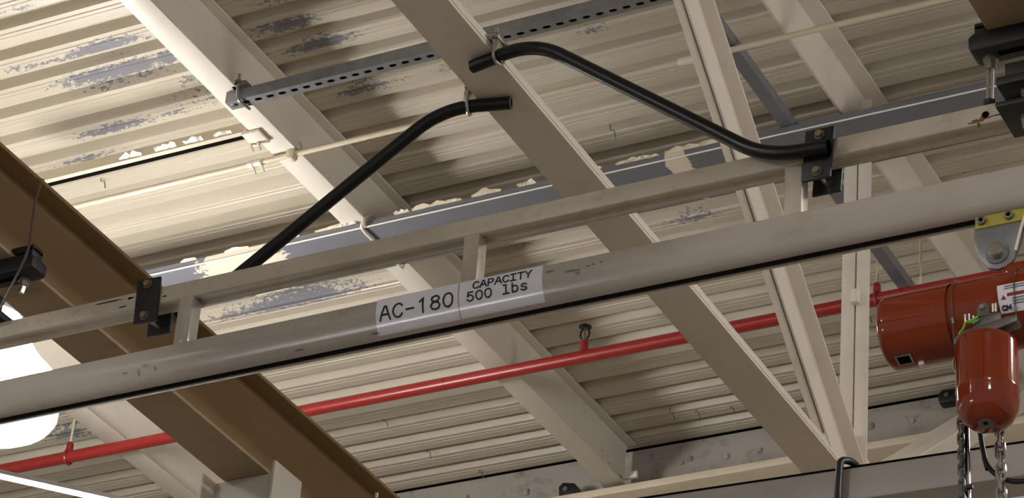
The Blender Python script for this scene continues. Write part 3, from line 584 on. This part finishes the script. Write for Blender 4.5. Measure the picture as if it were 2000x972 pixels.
MB().tube(fillet([(-1.678,4.993,4.715),(-1.690,4.990,4.706),(-1.703,4.989,4.706),(-1.706,4.980,4.684),(-1.703,4.944,4.652)], .008, 4), .0024, 6).build('tail', GREEN, gt, 0, True)
MB().tube([V(-1.690,4.996,4.708)+V(math.cos(a)*.012,math.sin(a)*.006,math.sin(a)*.006) for a in [i*.5236 for i in range(12)]], .0022, 6, True).build('knot', GREEN, gt, 0, True)
# wire ropes round the body
for x, nm in ((-1.755,'left'),(-1.617,'right')):
    pts = [on_body(x+.012*math.cos(math.radians(a)), math.radians(a))+V(0,-.003*math.cos(math.radians(a)),.003*math.sin(math.radians(a))) for a in range(95,-35,-8)]
    e = pts[-1]; pts += [e+V(0,-.002,-.02), V(x+.01 if nm == 'left' else x-.01,5.045,4.64)]
    wr = thing('retaining_cable', pts[-1], 'thin wire rope over the orange hoist body, %s of the bracket' % nm, 'cable', 'hoist safety cables')
    MB().tube(pts, .0015, 8).build('rope', CABLE, wr, 0, True)
    MB().cyl(pts[-4], pts[-3], .0036, 8).build('ferrule', STEEL, wr, 0, True)
    MB().tube([pts[-1]+V(math.cos(a)*.006,0,math.sin(a)*.018) for a in [i*.5236 for i in range(12)]], .0024, 6, True).build('end_loop', STEEL, wr, 0, True)
# trolley
ty = thing('trolley', (-1.6,5.10,4.87), 'yellow and grey steel trolley between the track and the hoist', 'trolley')
MB().box((-1.708,5.078,4.988),(-1.40,5.124,5.0185)).build('bar', YELLOW, ty, .003)
for x in (-1.692,-1.630): MB().cyl((x,5.078,5.004),(x,5.070,5.004),.010,16).build('bolt', DULL, ty, .001); MB().cyl((x,5.0705,5.004),(x,5.0690,5.004),.005,6).build('bolt_socket', VOID, ty)
MB().prism([(-1.712,4.990),(-1.716,4.962),(-1.700,4.912),(-1.683,4.886),(-1.662,4.878),(-1.640,4.882),(-1.622,4.898),(-1.604,4.950),(-1.602,4.990)], 'y', 5.082, 5.094).build('side_plate', ZINC, ty, .004)
MB().prism([(-1.600,4.990),(-1.590,4.940),(-1.56,4.90),(-1.52,4.90),(-1.50,4.99)], 'y', 5.105, 5.118).build('side_plate', ZINC, ty, .004)
MB().lathe([(0,-.004),(.026,-.004),(.027,0),(0,0)], (-1.660,5.082,4.918), 'y', 24).build('washer', ZINC, ty)
MB().lathe([(0,-.020),(.014,-.020),(.017,-.017),(.017,0),(0,0)], (-1.660,5.080,4.918), 'y', 20).build('pin', STEEL, ty)
for x in (-1.598,-1.575): MB().tube([(x+.02,5.06,5.02),(x,5.055,4.95),(x-.012,5.05,4.895)], .0035, 8).build('strap', WHITEP, ty, 0, True)
# chains
def link_mesh(c, L, w, r, turn):
    pts = []
    for i in range(16):
        a = 2*math.pi*i/16; x = math.cos(a)*w; z = math.sin(a)*w+(L if math.sin(a) > 0.001 else -L if math.sin(a) < -.001 else 0)
        pts.append((x, z))
    return MB().tube([V(c.x+(x if turn == 0 else 0), c.y+(x if turn == 1 else 0), c.z+z) for x, z in pts], r, 8, True)
ch = thing('load_chain', (-1.672,5.10,3.6), 'shiny steel link chain hanging below the hoist', 'chain')
pa = link_mesh(V(-1.672,5.10,4.66), .0115, .0085, .0042, 0).build('link', STEEL, ch, 0, True); pb = link_mesh(V(-1.672,5.10,4.634), .0115, .0085, .0042, 1).build('link', STEEL, ch, 0, True)
for i in range(2, 42): twin(pa if i % 2 == 0 else pb, ch, (-1.672,5.10,4.66-.026*i))
dc = thing('hand_chain', (-1.757,5.10,3.6), 'thin dark chain hanging left of the hoist canister', 'chain')
pa = link_mesh(V(-1.757,5.10,4.71), .008, .0058, .0030, 0).build('link', DULL, dc, 0, True); pb = link_mesh(V(-1.757,5.10,4.692), .008, .0058, .0030, 1).build('link', DULL, dc, 0, True)
for i in range(2, 62): twin(pa if i % 2 == 0 else pb, dc, (-1.757,5.10,4.71-.018*i))
pcb = thing('pendant_cable', (-1.748,5.11,3.6), 'black flat cable with a pale wire beside the thin chain', 'cable')
MB().tube([(-1.752,5.116,4.72),(-1.752,5.118,4.3),(-1.748,5.118,3.6)], .0062, 8).build('sheath', RUBBER, pcb, 0, True)
MB().tube([(-1.7435,5.108,4.70),(-1.742,5.108,4.3),(-1.738,5.11,3.6)], .0022, 8).build('strain_wire', STEEL, pcb, 0, True)
MB().hexbolt((-1.746,5.098,4.375),(1,-.2,.1),.006,.014).build('knot', RUBBER, pcb)
bc_ = MB().tube(fillet([(-1.727,5.13,4.70),(-1.727,5.13,4.50),(-1.705,5.12,4.415),(-1.65,5.11,4.375),(-1.58,5.10,4.372),(-1.45,5.09,4.40),(-1.30,5.09,4.50)], [.08,.04,.03,.03,.05], 8), .0058, 10).build('power_cord', RUBBER, None, 0, True)
tag(bc_, 'black power cord sagging in a loop behind the steel chain', 'cord')
